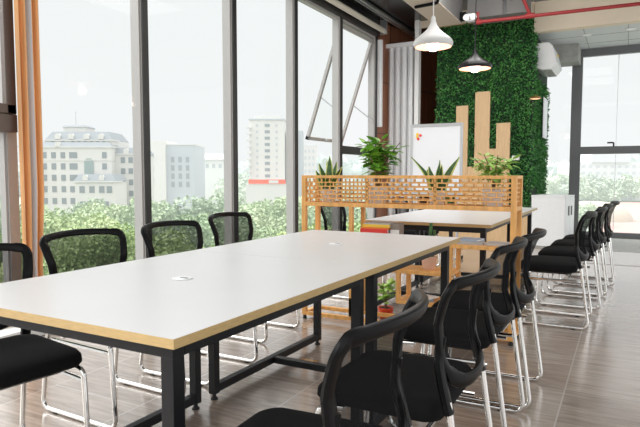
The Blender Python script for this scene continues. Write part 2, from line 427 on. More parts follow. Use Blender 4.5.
# gathered curtain by the leftmost window
cu = MB(); top = []; N = 40
def crow(z, w, amp):
    return [Vector((-3.60+amp*math.sin(i/N*math.pi*7), 2.492+(i/N)*w, z)) for i in range(N+1)]
rows = [crow(z, .172-(.03 if z < 1 else 0), .026) for z in (.03, .5, 1, 1.5, 2, 2.5, 3, 3.58)]
vs = [p for r in rows for p in r]; fs = []
for i in range(len(rows)-1):
    for k in range(N): fs.append((i*(N+1)+k, i*(N+1)+k+1, (i+1)*(N+1)+k+1, (i+1)*(N+1)+k))
cu.add(vs, fs)
for i, f in enumerate(cu.f):
    if (i % N) in (20, 21, 22, 23, 24): cu.mi[i] = 1  # pale stripe down the middle of the curtain
o = cu.build('curtain', [M['curtain'], M['curtain_pale']], smooth=True)
tag(o, 'narrow gathered orange curtain with pale stripe hanging between the leftmost windows', 'curtain')

# ------------------------------------------------------------------ glazed end room
struct('trim_29', M['frame_grey'], -.9, 4.4, 7.95, 8.0, 0, .004)
struct('ceiling_end_room', M['light_grey'], GX1, 4.5, 9.60, FY+.1, 3.30, 3.4)
tl = MB()
for x in (-.65, -.05, .55): tl.box(x-.006, x+.006, 9.6, FY, 3.296, 3.30)
for y in (10.2, 10.8): tl.box(GX1, 1.4, y-.006, y+.006, 3.296, 3.30)
o = tl.build('trim_25', M['stone']); o['kind'] = 'structure'
struct('trim_26', M['stone'], GX1, 4.4, 9.36, FY, 0, .004)
w = MB()
w.box(-.915, -.745, FY-.06, FY+.05, .0, 3.19); w.box(GX1, 4, FY-.04, FY+.05, 0, .10)
w.box(-.745, 4, FY-.05, FY+.05, 1.47, 1.60); w.box(GX1, 4, FY-.04, FY+.05, 3.17, 3.30)
wf = w.build('window_20', mat('end_frame_grey', (.15,.155,.16), .5)); wf['kind'] = 'structure'
bx('joint_strip', M['alu'], -.19, -.18, FY-.012, FY+.012, .10, 3.17, wf)
bx('pane', M['glass'], GX1, -.915, FY-.004, FY+.004, .10, 3.17, wf)
bx('pane', M['glass'], -.745, 4, FY-.004, FY+.004, .10, 1.47, wf)
bx('pane', M['glass'], -.745, 4, FY-.004, FY+.004, 1.60, 3.17, wf)
MB().tube(fillet([(-.32,FY-.09,1.66),(-.22,FY-.09,1.66),(-.22,FY-.05,1.60)], .02), .014, 8).build('handle', M['frame_dark'], wf)
struct('trim_27', M['stone'], GX1, -.78, 10.7, FY-.05, 3.02, 3.30)
g = empty('storage_cabinet', (-1.035, 9.26, 0), R(-10))
tag(g, 'white metal storage cabinet standing beside the green wall at the far window', 'cabinet')
MB().box(-.245, .245, 0, .50, .03, .775).build('body', M['white_metal'], g, .006)
MB().box(-.25, .25, -.006, .505, .775, .80).build('top', M['white_metal'], g, .004)
MB().box(-.235, .235, .02, .48, 0, .03).build('plinth', M['stone'], g)
for y0, y1 in ((.01, .245), (.255, .49)):
    d = MB().box(.245, .253, y0, y1, .05, .765).build('door', M['white_metal'], g, .003)
    yy = y1-.07 if y0 < .1 else y0+.07
    MB().box(.253, .258, yy-.03, yy+.03, .50, .64).build('recessed_handle', M['frame_dark'], d)
MB().box(-.20, .20, -.004, 0, .08, .73).build('side_panel', M['white_metal'], g, .003)
g = empty('air_conditioner', (GX1, 9.72, 2.745))
tag(g, 'white wall mounted air conditioner at the top of the end room', 'air conditioner')
pr = [(0,0.04),(0,.42),(.19,.42),(.25,.36),(.32,.10),(.24,.0),(.10,0)]
MB().rings([[Vector((x,y,z)) for x, z in pr] for y in (0,.80)]).build('casing', M['white_metal'], g, .012)
MB().box(.12,.24,.06,.74,-.006,.002).build('louvre', M['stone'], g)
MB().box(.27,.285,.5,.6,.28,.31).build('sticker', M['book_yellow'], g)
for i, (x, y) in enumerate(((-.62, 10.1), (-.02, 10.0))):
    o = MB().lathe([(.0,-.006),(.05,-.006),(.065,-.012),(.075,0)], n=18, cap0=False).build('recessed_spot', M['white_metal']); o.location = (x, y, 3.296)
    tag(o, ['small recessed ceiling spot near the air conditioner', 'small recessed ceiling spot over the far window, the right one'][i], 'downlight', 'recessed spots in the end room')
g = empty('wall_lamp', (-1.27, 9.38, 2.26))
tag(g, 'small glowing copper bowl lamp on the corner of the green wall', 'lamp')
MB().lathe([(.005,.05),(.04,.045),(.075,.03),(.09,.0),(.085,.0),(.06,.025)], n=18, cap0=False).build('bowl', M['brass'], g, smooth=True)
MB().lathe([(.0,-.008),(.05,-.006),(.078,.004),(.06,.02)], n=14, cap0=False).build('bulb', mat_glow('warm_bulb', (1,.60,.36), .9), g, smooth=True)
MB().tube([(0,0,.05),(-.01,.04,.06),(-.02,.10,.06)], .008, 6).build('arm', M['brass'], g)
o = MB().box(0,.012,0,.50,0,.66).build('wall_panel', M['white_metal'], None, .004); o.location = (-1.25, 10.15, 1.72)
MB().box(.012,.016,.02,.48,.02,.64).build('face', M['board'], o)
tag(o, 'narrow white panel mounted on the right side of the green wall', 'panel')

# ------------------------------------------------------------------ whiteboard
g = empty('whiteboard', (-2.18, 7.3, 0))
tag(g, 'white flip chart board with red and yellow magnets before the green wall', 'whiteboard')
MB().box(-.315,.315,-.012,.006,.88,1.73).build('writing_surface', M['board'], g)
MB().box(-.345,.345,-.02,.012,1.725,1.765).box(-.345,.345,-.02,.012,.85,.885).box(-.345,-.31,-.02,.012,.88,1.73).box(.31,.345,-.02,.012,.88,1.73).build('frame', M['alu'], g, .004)
MB().box(-.25,.25,-.07,-.02,.84,.86).build('pen_tray', M['alu'], g)
for s in (-1, 1):
    MB().tube([(s*.28,.02,.9),(s*.28,.03,.06)], .016, 8).tube([(s*.28,-.25,.05),(s*.28,.27,.05)], .016, 8).build('leg', M['alu'], g)
    for y in (-.24, .26):
        MB().lathe([(.012,-.025),(.025,-.02),(.025,.02),(.012,.025)], n=12, cap1=True, mtx=Matrix.Translation((s*.28,y,.026)) @ Matrix.Rotation(R(90),4,'Y')).build('caster', M['rubber'], g)
MB().tube([(-.28,.03,.3),(.28,.03,.3)], .012, 8).build('cross_bar', M['alu'], g)
for i, (x, z, m, nm) in enumerate(((-.245,1.635,'mag_yellow','yellow'), (-.205,1.62,'mag_red','red'), (-.235,1.575,'mag_red','red'), (-.25,1.605,'mag_yellow','yellow'))):
    o = MB().lathe([(.0,0),(.018,0),(.018,.006),(.014,.01),(0,.011)], n=14, mtx=Matrix.Rotation(R(90),4,'X')).build('magnet', M[m]); o.location = (-2.18+x, 7.3-.0125, z)
    tag(o, ['topmost yellow magnet on the white board', 'red magnet at the right on the white board', 'lowest red magnet on the white board', 'lower yellow magnet on the white board'][i], 'magnet', 'magnets on the white board')

# ------------------------------------------------------------------ tables
def table(y0, y1, x0, x1, label, group, grommet=None, cross=True, rz=0):
    t = empty('conference_table', ((x0+x1)/2, (y0+y1)/2, 0)); tag(t, label, 'table', group); t.rotation_euler.z = R(rz)
    hx, hy = (x1-x0)/2, (y1-y0)/2 - .0015
    o = MB().box(-hx, hx, -hy, hy, .727, .75); o.build('tabletop', M['laminate'], t)
    e = MB(); q = .0015
    e.box(-hx-q, -hx, -hy-q, hy+q, .7265, .7495).box(hx, hx+q, -hy-q, hy+q, .7265, .7495).box(-hx, hx, -hy-q, -hy, .7265, .7495).box(-hx, hx, hy, hy+q, .7265, .7495)
    e.build('edge_band', M['edge'], t)
    i = .048; l = .04
    f = MB()
    f.box(-hx+i, hx-i, -hy+i, -hy+i+l, .682, .727).box(-hx+i, hx-i, hy-i-l, hy-i, .682, .727)
    f.box(-hx+i, -hx+i+l, -hy+i+l, hy-i-l, .682, .727).box(hx-i-l, hx-i, -hy+i+l, hy-i-l, .682, .727)
    f.build('apron_frame', M['steel_black'], t, .002)
    for sx in (-1, 1):
        for sy in (-1, 1):
            xa = sx*(hx-i-l/2); ya = sy*(hy-i-l/2)
            lg = MB().box(xa-l/2, xa+l/2, ya-l/2, ya+l/2, .03, .683).build('leg', M['steel_black'], t, .002)
            MB().lathe([(.018,0),(.018,.006),(.012,.01),(.008,.03)], (xa, ya, 0), 12).build('levelling_foot', M['rubber'], lg)
        xa = sx*(hx-i-l/2)
        MB().box(xa-l/2+.002, xa+l/2-.002, -hy+i+l, hy-i-l, .035, .075).build('bottom_rail', M['steel_black'], t, .002)
    if cross: MB().box(-hx+i+l, hx-i-l, -.02, .02, .036, .072).build('cross_bar', M['steel_black'], t, .002)
    if grommet:
        gm = MB().lathe([(.034,0),(.036,.003),(.030,.005),(.0,.0055)], (grommet[0], grommet[1], .75), 20).build('cable_cap', M['white_metal'], t, smooth=True)
        MB().box(grommet[0]-.004, grommet[0]+.028, grommet[1]-.009, grommet[1]-.001, .7552, .7562).build('cable_slot', M['frame_dark'], gm)
    return t
XA, XB = -1.868, -.872
table(.978, 2.165, -1.8625, -.8775, 'white topped meeting table with black steel legs, nearest the camera', 'white meeting tables', (-.008, -.01), rz=-.9)
table(2.165, 3.362, -1.844, -.859, 'white topped meeting table joined behind the nearest one, before the planter divider', 'white meeting tables', (.002, -.035), rz=-.9)
table(4.28, 5.52, XA, -.862, 'white topped table just behind the wooden planter divider', 'white meeting tables')
table(5.52, 6.74, XA, -.862, 'white topped table farthest back, its end showing right of the divider', 'white meeting tables')

# ------------------------------------------------------------------ chairs
def profx(z, y=0):
    P = [(.38,-.248),(.45,-.236),(.52,-.214),(.60,-.196),(.70,-.202),(.78,-.228),(.84,-.262)]
    for (a, xa), (b, xb) in zip(P, P[1:]):
        if z <= b or b == .84:
            t = (z-a)/(b-a); return xa+(xb-xa)*t - (.045+.015*max(0, (z-.45)/.38))*max(0, 1-(y/.215)**2)
def make_chair():
    t = empty('meeting_chair')
    half = [(0,.506),(.085,.509),(.14,.525),(.180,.568),(.196,.63),(.210,.70),(.225,.782),(.220,.808),(.195,.818),(.10,.825),(0,.827)]
    loop = half + [(-y, z) for y, z in half[-2:0:-1]]
    P = smooth_path([Vector((0, y, z)) for y, z in loop], 5, True)
    P = [Vector((profx(p.z, p.y), p.y, p.z)) for p in P]
    hw = [(.017 if abs(p.y) < .19 else .020) if p.z > .55 else .024 for p in P]
    b = MB(); b.sweep(P, hw, .012, (1,0,.3), 10, True, .8)
    for s in (-1, 1):
        Q = smooth_path([Vector((profx(z, y), s*y, z)) for y, z in ((.192,.66),(.198,.60),(.204,.54),(.208,.48),(.209,.445))], 4)
        b.sweep(Q, [.010+.010*min(1, i/6) for i in range(len(Q))], .014, (1,0,.2), 8, False, .8)
    b.build('back_frame', M['plastic_black'], t, smooth=True)
    def wid(z):
        best = .01
        for (y0,z0),(y1,z1) in zip(half, half[1:]):
            if z0 <= z <= z1 and z1 > z0: best = max(best, y0+(y1-y0)*(z-z0)/(z1-z0))
        return best
    g = MB(); rows = []; nz, ny = 14, 8
    for i in range(nz+1):
        z = .514+(.822-.514)*i/nz; w = wid(z)-.004
        rows.append([Vector((profx(z, w*(2*j/ny-1))+.002, w*(2*j/ny-1), z)) for j in range(ny+1)])
    vs = [p for r in rows for p in r]
    g.add(vs, [(i*(ny+1)+j, i*(ny+1)+j+1, (i+1)*(ny+1)+j+1, (i+1)*(ny+1)+j) for i in range(nz) for j in range(ny)])
    g.build('back_mesh', M['mesh'], t, smooth=True)
    # cushion
    def rr(x0, x1, y, r, z, ins, drop=0):
        out = []
        x0 += ins; x1 -= ins; y -= ins; r = max(.01, r-ins*.3)
        for cx, cy, a0 in ((x1-r, y-r, 0), (x0+r, y-r, 90), (x0+r, -y+r, 180), (x1-r, -y+r, 270)):
            for k in range(7):
                a = R(a0+15*k); px = cx+r*math.cos(a)
                out.append(Vector((px, cy+r*math.sin(a), z - drop*max(0, (px-.02)/.18)**2)))
        return out
    S = (-.215, .20, .222, .06)
    c = MB().rings([rr(*S, .402, .03), rr(*S, .408, .008), rr(*S, .425, 0, .006), rr(*S, .452, .002, .012), rr(*S, .466, .012, .014), rr(*S, .474, .035, .014), rr(*S, .477, .08, .012), rr(*S, .478, .16, .004)])
    c.build('seat', M['fabric_black'], t, smooth=True)
    u = MB().rings([rr(-.19,.17,.19,.05,.388,.02), rr(-.19,.17,.19,.05,.402,0)]); u.build('seat_pan', M['plastic_black'], t)
    for s in (-1, 1):
        y = s*.212; r = .0105
        path = fillet([(profx(.46,.208), y*.985, .48), (-.302, y, .0115), (.205, y, .0115), (.178, y, .392), (.10, y*.9, .392)], .055, 6)
        lg = MB().tube(path, r, 10).build('sled_leg', M['chrome'], t, smooth=True)
        MB().tube([(.183, y, .345), (-.215, y*.99, .352)], .0085, 8).build('side_rail', M['chrome'], lg, smooth=True)
        for x in (-.2, .13):
            MB().box(x-.015, x+.015, y-.011, y+.011, -.0, .006).build('glide', M['rubber'], lg)
    MB().tube([(.11,-.19,.384),(.11,.19,.384)], .009, 8).build('cross_tube', M['chrome'], t, smooth=True)
    MB().tube([(-.16,-.20,.365),(-.16,.20,.365)], .008, 8).build('rear_cross_tube', M['chrome'], t, smooth=True)
    return t
chair = make_chair(); first = [True]
def put(x, y, face, label, group):
    o = chair if first[0] else copy_tree(chair); first[0] = False
    o.location = (x, y, 0); o.rotation_euler = (0, 0, R(face)); tag(o, label, 'chair', group)
GL = 'black mesh chairs along the window side'; GR = 'black mesh chairs along the right side of the meeting tables'; GF = 'black mesh chairs in the far right row'; GB = 'black chairs at the far table'
put(-1.99, 1.28, -8, 'black mesh chair cut off by the left edge of the photo, seat fully showing', GL)
put(-2.12, 1.96, -2, 'black mesh chair in front of the curtain, second along the window side', GL)
put(-2.10, 2.57, 0, 'black mesh chair third along the window side, left of the last one', GL)
put(-2.27, 3.36, 0, 'black mesh chair fourth along the window side, closest to the planter divider', GL)
put(-.70, 1.155, 182, 'nearest black mesh chair at the bottom of the photo, cropped', GR)
put(-.66, 1.78, 180, 'black mesh chair second from the camera on the right of the table', GR)
put(-.69, 2.55, 180, 'black mesh chair third from the camera on the right of the table', GR)
put(-.67, 3.03, 180, 'black mesh chair fourth from the camera, beside the divider end post', GR)
put(-.51, 4.70, 180, 'black chair with chrome sled legs, front of the far right row', GF)
put(-.46, 5.43, 180, 'black chair with chrome sled legs, second in the far right row', GF)
put(-.43, 6.05, 180, 'black chair with chrome sled legs, third in the far right row', GF)
put(-.38, 6.60, 180, 'black chair with chrome sled legs, last in the far right row', GF)
put(-2.20, 4.85, 0, 'black chair seen between the left posts of the planter divider', GB)
put(-2.17, 6.60, 0, 'black chair whose seat shows behind the colourful book stack', GB)

# ------------------------------------------------------------------ planter divider
PX0, PX1, P0, P1 = -2.2, -.62, 3.85, 4.10
g = empty('planter_divider', ((PX0+PX1)/2, (P0+P1)/2, 0))
tag(g, 'orange wooden divider with brick pattern lattice planter box and stepped shelves', 'planter divider')
ox, oy = -g.location.x, -g.location.y
def pbox(name, x0, x1, y0, y1, z0, z1, m=M['wood_orange'], bev=.002):
    return bx(name, m, x0+ox, x1+ox, y0+oy, y1+oy, z0, z1, g, bev)
pw = .034
for px in (PX0, PX1-pw):
    for py in (P0, P1-pw):
        c = pbox('post', px, px+pw, py, py+pw, .03, 1.11)
        MB().lathe([(.016,0),(.016,.01),(.01,.03)], (px+pw/2+ox, py+pw/2+oy, 0), 12).build('foot', M['rubber'], c)
for py in (P0, P1-pw): pbox('post', -1.80, -1.80+pw*.8, py, py+pw, .06, .88)
ZB, ZT = .878, 1.11
for py in (P0, P1-pw):
    pbox('rail', PX0+pw, PX1-pw, py, py+pw, ZT-.022, ZT); pbox('rail', PX0+pw, PX1-pw, py, py+pw, ZB, ZB+.03)
    pbox('rail', PX0+pw, PX1-pw, py, py+pw, .03, .058)
for px in (PX0, PX1-pw):
    for z0, z1 in ((ZT-.022, ZT), (ZB, ZB+.03), (.03, .058)): pbox('rail', px, px+pw, P0+pw, P1-pw, z0, z1)
pbox('box_floor', PX0+pw, PX1-pw, P0+pw, P1-pw, ZB+.002, ZB+.014)
def lattice(u0, u1, plane, axis):
    mb = MB(); z0, z1 = ZB+.03, ZT-.022; n = 6; h = (z1-z0)/n; b = .0042; d = .006; w = .066
    def bxx(a0, a1, c0, c1):
        if axis == 'x': mb.box(a0+ox, a1+ox, plane-d+oy, plane+d+oy, c0, c1)
        else: mb.box(plane-d+ox, plane+d+ox, a0+oy, a1+oy, c0, c1)
    for i in range(1, n): bxx(u0, u1, z0+i*h-b, z0+i*h+b)
    for i in range(n):
        u = u0 + (0 if i % 2 else w/2)
        while u < u1-.01:
            if u > u0+.01: bxx(u-b, u+b, z0+i*h+b, z0+(i+1)*h-b)
            u += w
    k = 1
    if axis == 'x':
        for f in (1/3, 2/3):
            u = u0+(u1-u0)*f; bxx(u-.008, u+.008, z0, z1)
    mb.build('lattice_panel', M['wood_orange'], g)
lattice(PX0+pw, PX1-pw, P0+pw/2, 'x'); lattice(PX0+pw, PX1-pw, P1-pw/2, 'x')
lattice(P0+pw, P1-pw, PX0+pw/2, 'y'); lattice(P0+pw, P1-pw, PX1-pw/2, 'y')
# stepped shelves under the box
def shelf(x0, x1, z): pbox('shelf', x0, x1, P0, P1, z-.026, z)
shelf(PX0+pw, -1.45, .60)
shelf(-1.43, -1.04, .444); shelf(-1.43, PX1-pw, .226); shelf(-1.06, PX1-pw, .645)
for py in (P0, P1-.03):
    pbox('upright', -1.43, -1.40, py, py+.03, .226, .418); pbox('upright', -1.06, -1.03, py, py+.03, .444, .619)
    pbox('upright', -1.80, -1.77, py, py+.03, .058, .2)
    pbox('upright', -1.06, -1.03, py, py+.03, .226, .418)
    pbox('upright', -1.48, -1.45, py, py+.03, .444, .574)
    pbox('rail', -1.48, -1.43, py, py+.03, .418, .444)

# pots and plants in the planter box
ZF = ZB+.014
def pot(name, loc, r, h, m, label, cat, group=None, sq=False):
    t = empty(name, loc); tag(t, label, cat, group)
    MB().lathe([(r*.72,0),(r*.8,.01),(r*.98,h*.9),(r,h),(r*.9,h),(r*.86,h*.86)], n=24).build('pot', m, t, smooth=True)
    MB().lathe([(0,h*.88),(r*.87,h*.88)], n=24, cap0=False).build('soil', M['soil'], t)
    return t
def blade(t, base, L, W, lean, az, z0):
    mb = MB(); n = 7; vs = []
    dx, dy = math.cos(az), math.sin(az); ph = .45+.55*math.sin(az*3.1+L*40); sx, sy = math.cos(ph), math.sin(ph)
    for i in range(n+1):
        f = i/n; off = lean*f**1.6*L; z = z0+L*f*(1-.12*lean*f)
        w = W*(0.55+1.0*f-1.5*f*f) if f < 1 else 0
        w = W*max(.02, math.sin(math.pi*(.28+.72*f))**.8) if f < 1 else .0005
        tw = .35*f
        ax, ay = sx*math.cos(tw)-sy*math.sin(tw), sy*math.cos(tw)+sx*math.sin(tw)
        c = Vector((base[0]+dx*off, base[1]+dy*off, z))
        for u, dep in ((-1,.006),(-.68,.002),(0,-.003),(.68,.002),(1,.006)): vs.append(c+Vector((ax*w*u+dx*dep, ay*w*u+dy*dep, 0)))
    for i in range(n):
        for k in range(4):
            mb.k = 1 if k in (0,3) else 0
            mb.add([], []); mb.f.append((i*5+k, i*5+k+1, (i+1)*5+k+1, (i+1)*5+k)); mb.mi.append(mb.k)
    mb.v = [tuple(v) for v in vs]
    return mb.build('leaf', [M['leaf_dark'], M['leaf_yellow']], t, smooth=True)
def sansevieria(x, y, blades, label):
    t = pot('snake_plant', (x, y, ZF), .062, .115, M['pot_white'], label, 'plant', 'potted plants in the planter box')
    for bx_, by_, L, W, lean, az in blades: blade(t, (bx_, by_), L, W, lean, R(az), .095)
sansevieria(-2.03, 3.975, [(.0,.0,.275,.033,.05,90),(-.02,.01,.22,.033,.28,195),(.02,0,.20,.032,.45,5),(-.03,-.01,.17,.033,.5,170),(.01,.02,.23,.030,.18,40),(.0,-.02,.15,.025,.4,300),(-.01,.015,.25,.016,.12,140)],
    'small snake plant in white pot at the left end of the planter box')
sansevieria(-1.175, 3.975, [(-.02,.0,.275,.031,.62,182),(.03,.0,.265,.032,.45,5),(0,.01,.21,.032,.08,80),(.015,-.01,.20,.032,.12,330),(-.015,-.01,.19,.033,.22,210),(.0,.02,.23,.016,.05,60),(-.03,0,.17,.030,.3,160)],
    'snake plant with spread yellow edged leaves in front of the white board')
def leafy(t, stems, leafn, L, W, z0, h, spread, m, seed, droop=.3, stemr=.006, top=1.0):
    rn = random.Random(seed); st = MB(); lf = MB(); tips = []
    for k in range(stems):
        az = 2*math.pi*k/stems+rn.uniform(-.4,.4); s = spread*rn.uniform(.35,1); hh = h*rn.uniform(.7,1)
        P = smooth_path([(rn.uniform(-.01,.01), rn.uniform(-.01,.01), z0), (math.cos(az)*s*.25, math.sin(az)*s*.25*.7, z0+hh*.5), (math.cos(az)*s, math.sin(az)*s*.7, z0+hh)], 5)
        st.sweep(P, [stemr*(1-.6*i/len(P)) for i in range(len(P))], [stemr*(1-.6*i/len(P)) for i in range(len(P))], n=6); tips.append(P)
    for k in range(leafn):
        P = tips[k % stems]; f = .35+.65*rn.random()**.6; q = P[min(len(P)-1, int(f*(len(P)-1)))]
        az = rn.uniform(0, 2*math.pi); el = rn.uniform(-droop, .8)
        d = Vector((math.cos(az)*math.cos(el), math.sin(az)*math.cos(el)*.8, math.sin(el)))
        ln = L*rn.uniform(.6,1.1); w = W*rn.uniform(.7,1.1); p0 = q + d*rn.uniform(.0,.05)
        s = d.cross(Vector((0,0,1))).normalized(); nn = s.cross(d)
        V = [p0, p0+d*ln*.3+s*w-nn*.004, p0+d*ln*.3+nn*.004, p0+d*ln*.3-s*w-nn*.004, p0+d*ln*.68+s*w*.75-nn*ln*.10, p0+d*ln*.68-nn*ln*.05, p0+d*ln*.68-s*w*.75-nn*ln*.10, p0+d*ln-nn*ln*.22]
        lf.add(V, [(0,1,2),(0,2,3),(1,4,5,2),(2,5,6,3),(4,7,5),(5,7,6)])
    st.build('stem', M['stem'], t, smooth=True); lf.build('foliage', m, t, smooth=True)
t = pot('potted_ficus', (-1.625, 3.975, ZF), .082, .135, M['pot_white'], 'bushy bright green plant in white pot, tallest on the planter box', 'plant', 'potted plants in the planter box')
leafy(t, 9, 210, .098, .034, .115, .36, .20, M['leaf'], 5)
t = pot('potted_money_tree', (-.79, 3.975, ZF), .075, .125, M['pot_white'], 'light green thin leaved plant in white pot at the right end of the planter box', 'plant', 'potted plants in the planter box')
leafy(t, 7, 150, .075, .022, .11, .27, .16, M['leaf_bright'], 9, .5)
# small plants below
t = pot('potted_cactus', (-1.225, 3.97, .444), .058, .095, M['pot_pink'], 'thin green plant in a terracotta pot on the low orange shelf', 'plant')
MB().tube(smooth_path([(0,0,.08),(.005,0,.2),(.012,0,.33)],4), .012, 8).tube(smooth_path([(.02,.01,.08),(.03,.01,.18),(.034,.01,.28)],4), .010, 8).tube([(-.02,0,.08),(-.025,0,.17)], .01, 8).build('stem', M['leaf_dark'], t, smooth=True)
t = pot('red_pot_plant', (-1.63, 4.17, 0), .062, .085, M['pot_red'], 'small leafy plant in a red pot standing on the floor under the table', 'plant')
leafy(t, 4, 60, .085, .027, .07, .22, .07, M['leaf_bright'], 21, .2, .004)

# books, magazines
def book(loc, size, rz, m, label, group, name='book'):
    o = empty(name, loc, R(rz)); tag(o, label, 'book', group)
    w, d, h = size; c = .003
    MB().box(-w/2, w/2, -d/2, d/2, 0, c).box(-w/2, w/2, -d/2, d/2, h-c, h).box(-w/2, w/2, -d/2, -d/2+c, c, h-c).build('cover', m, o)
    MB().box(-w/2+.004, w/2-.004, -d/2+c, d/2-.004, c, h-c).build('pages', M['paper'], o)
bz = .60
for w, d, h, rz, m, dx, l in ((.20,.2,.03,2,'book_grey',0,'grey book at the bottom of the colourful stack on the divider shelf'), (.21,.2,.035,-2,'paper',.0,'thick white book in the colourful stack on the divider shelf'),
        (.21,.2,.03,1,'paper',.005,'white book under the red one in the colourful stack'), (.215,.2,.028,-1,'book_red',-.01,'bright red book in the colourful stack on the divider shelf'),
        (.21,.19,.012,3,'book_orange',-.005,'thin orange book on the red one in the colourful stack'), (.215,.19,.020,-2,'book_yellow',.005,'thin yellow book in the colourful stack on the divider shelf'),
        (.20,.18,.010,2,'book_grey',.005,'grey booklet on top of the colourful stack')):
    book((-1.60+dx, 3.972, bz), (w, d, h), rz, M[m], l, 'stacked books on the divider shelf'); bz += h
o = MB().box(-.034,.034,-.05,.05,0,.165).build('box', M['box_brown'], None, .003); o.location = (-1.47+.01, 3.95, .60)
o.name = 'card_box'; MB().box(-.034,.034,-.0515,-.05,.05,.12).build('sticker', M['paper'], o)
tag(o, 'small grey brown box standing right of the colourful book stack', 'box')
book((-.93, 3.97, .645), (.17,.15,.02), 6, M['book_grey'], 'grey book lying on the upper orange shelf, left one', 'books on the upper orange shelf')
book((-.935, 3.97, .665), (.15,.13,.014), -12, M['book_blue'], 'bluish booklet on the left grey book of the upper orange shelf', 'books on the upper orange shelf')
book((-.735, 3.97, .645), (.17,.14,.016), -8, M['book_grey'], 'thin grey book lying on the upper orange shelf, right one', 'books on the upper orange shelf')
book((-1.27, 3.95, .226), (.16,.17,.012), 20, M['book_blue'], 'bluish magazine lying on the lowest orange shelf', 'papers on the lowest shelf', 'magazine')
book((-1.25, 3.96, .238), (.14,.15,.008), -15, M['paper'], 'white leaflet on the bluish magazine of the lowest shelf', 'papers on the lowest shelf', 'magazine')
o = MB().box(-.06,.06,-.06,.06,0,.006).build('floor_socket', M['brass'], None, .003); o.location = (-1.655, 2.93, .0)
MB().box(-.045,.045,-.045,.045,.006,.009).build('lid', M['brass'], o, .002); tag(o, 'square brass power socket set in the floor under the table', 'floor socket')

# ------------------------------------------------------------------ pendant lamps
def pendant(loc, m, label, cordtop, f=1.0):
    t = empty('pendant_lamp', loc); tag(t, label, 'lamp', 'drop shaped pendant lamps')
    out = [(.014,.262),(.018,.25),(.022,.22),(.034,.185),(.058,.15),(.095,.115),(.135,.085),(.162,.058),(.172,.035),(.168,.015),(.158,.0)]
    out = [(r_, z_*f) for r_, z_ in out]
    MB().lathe(out, n=36, cap0=True).build('shade', m, t, smooth=True)
    MB().lathe([(.155,.001*f),(.164,.016*f),(.166,.034*f),(.15,.055*f),(.09,.10*f),(.03,.16*f)], n=36, cap0=False).build('inner_shade', M['lamp_inner'], t, smooth=True)
    MB().lathe([(.0,-.036),(.03,-.031),(.052,-.012),(.06,.012),(.048,.045),(.02,.07)], n=20, cap0=False).build('bulb', M['bulb'], t, smooth=True)
    MB().tube([(0,0,.255*f),(0,0,cordtop-loc[2])], .005, 6).build('cord', m, t)
    MB().lathe([(.05,-.025),(.05,0)], (0,0,cordtop-loc[2]), 18).build('ceiling_cup', m, t, smooth=True)
pendant((-1.532, 5.0, 2.225), M['lamp_white'], 'white drop shaped pendant lamp with glowing bulb, the nearer one', 3.72)
pendant((-1.40, 6.0, 2.185), M['lamp_black'], 'black drop shaped pendant lamp in front of the green wall', 3.72, .74)

# ------------------------------------------------------------------ outside (street grid turned 28 degrees)
YAW = R(27.92)
def out(d, u, z=0): return (-math.sin(YAW)*d+math.cos(YAW)*u, math.cos(YAW)*d+math.sin(YAW)*u, z)
GZ0 = -10.0
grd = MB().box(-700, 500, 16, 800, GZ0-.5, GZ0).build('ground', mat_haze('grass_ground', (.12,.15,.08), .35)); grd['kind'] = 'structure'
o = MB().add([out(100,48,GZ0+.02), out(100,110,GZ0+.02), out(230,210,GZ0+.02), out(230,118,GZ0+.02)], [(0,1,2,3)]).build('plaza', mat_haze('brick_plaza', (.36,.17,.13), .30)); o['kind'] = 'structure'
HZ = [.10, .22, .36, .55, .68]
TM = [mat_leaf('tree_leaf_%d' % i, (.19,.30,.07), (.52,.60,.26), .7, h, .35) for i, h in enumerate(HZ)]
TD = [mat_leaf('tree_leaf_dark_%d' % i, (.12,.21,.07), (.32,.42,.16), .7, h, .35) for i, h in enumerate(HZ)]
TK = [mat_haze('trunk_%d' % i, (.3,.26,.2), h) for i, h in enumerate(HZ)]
proto = {}
def crown_mesh(seed, r, n, leaf):
    rn = random.Random(seed); mb = MB()
    blobs = [(Vector((rn.uniform(-1,1)*r*.68, rn.uniform(-1,1)*r*.68, rn.uniform(-.45,.6)*r)), r*rn.uniform(.20,.42)) for _ in range(24)]
    for k in range(n):
        c, br = blobs[k % len(blobs)]
        d = Vector((rn.gauss(0,1), rn.gauss(0,1), rn.gauss(0,1)+.25)).normalized()
        p = c + d*br*rn.uniform(.75,1.05)
        t = (d*.5+Vector((rn.uniform(-1,1), rn.uniform(-1,1), rn.uniform(-1,1)))).normalized()
        leafquad(mb, p, t, d, leaf*rn.uniform(.7,1.3), leaf*.38)
    return mb
def tree(d, u, ztop, r, hz, dark, seed, label):
    key = (hz, dark, seed % 2)
    t = empty('tree', out(d, u, GZ0), random.Random(seed).uniform(0, 6)); tag(t, label, 'tree', 'trees outside the windows')
    ch = ztop-GZ0
    if key not in proto:
        n = (9000, 6500, 4500, 2600, 1600)[hz]
        c = crown_mesh(seed+hz*7, 1.0, n, (.075,.085,.10,.14,.18)[hz]).build('crown', (TD if dark else TM)[hz], t)
        k = MB().sweep([(0,0,0),(.02,0,.5),(0,.02,1)], [.05,.035,.02], [.05,.035,.02], n=7).build('trunk', TK[hz], t)
        proto[key] = (c, k)
    else:
        c, k = (x.copy() for x in proto[key]); COL.objects.link(c); COL.objects.link(k); c.parent = t; k.parent = t
    c.location = (0, 0, ch-r*.95); c.scale = (r, r, r*.95); k.scale = (r*1.1, r*1.1, ch-r*.6)
rt = random.Random(8)
COLR = ['yellow green', 'dark green']
row = 0
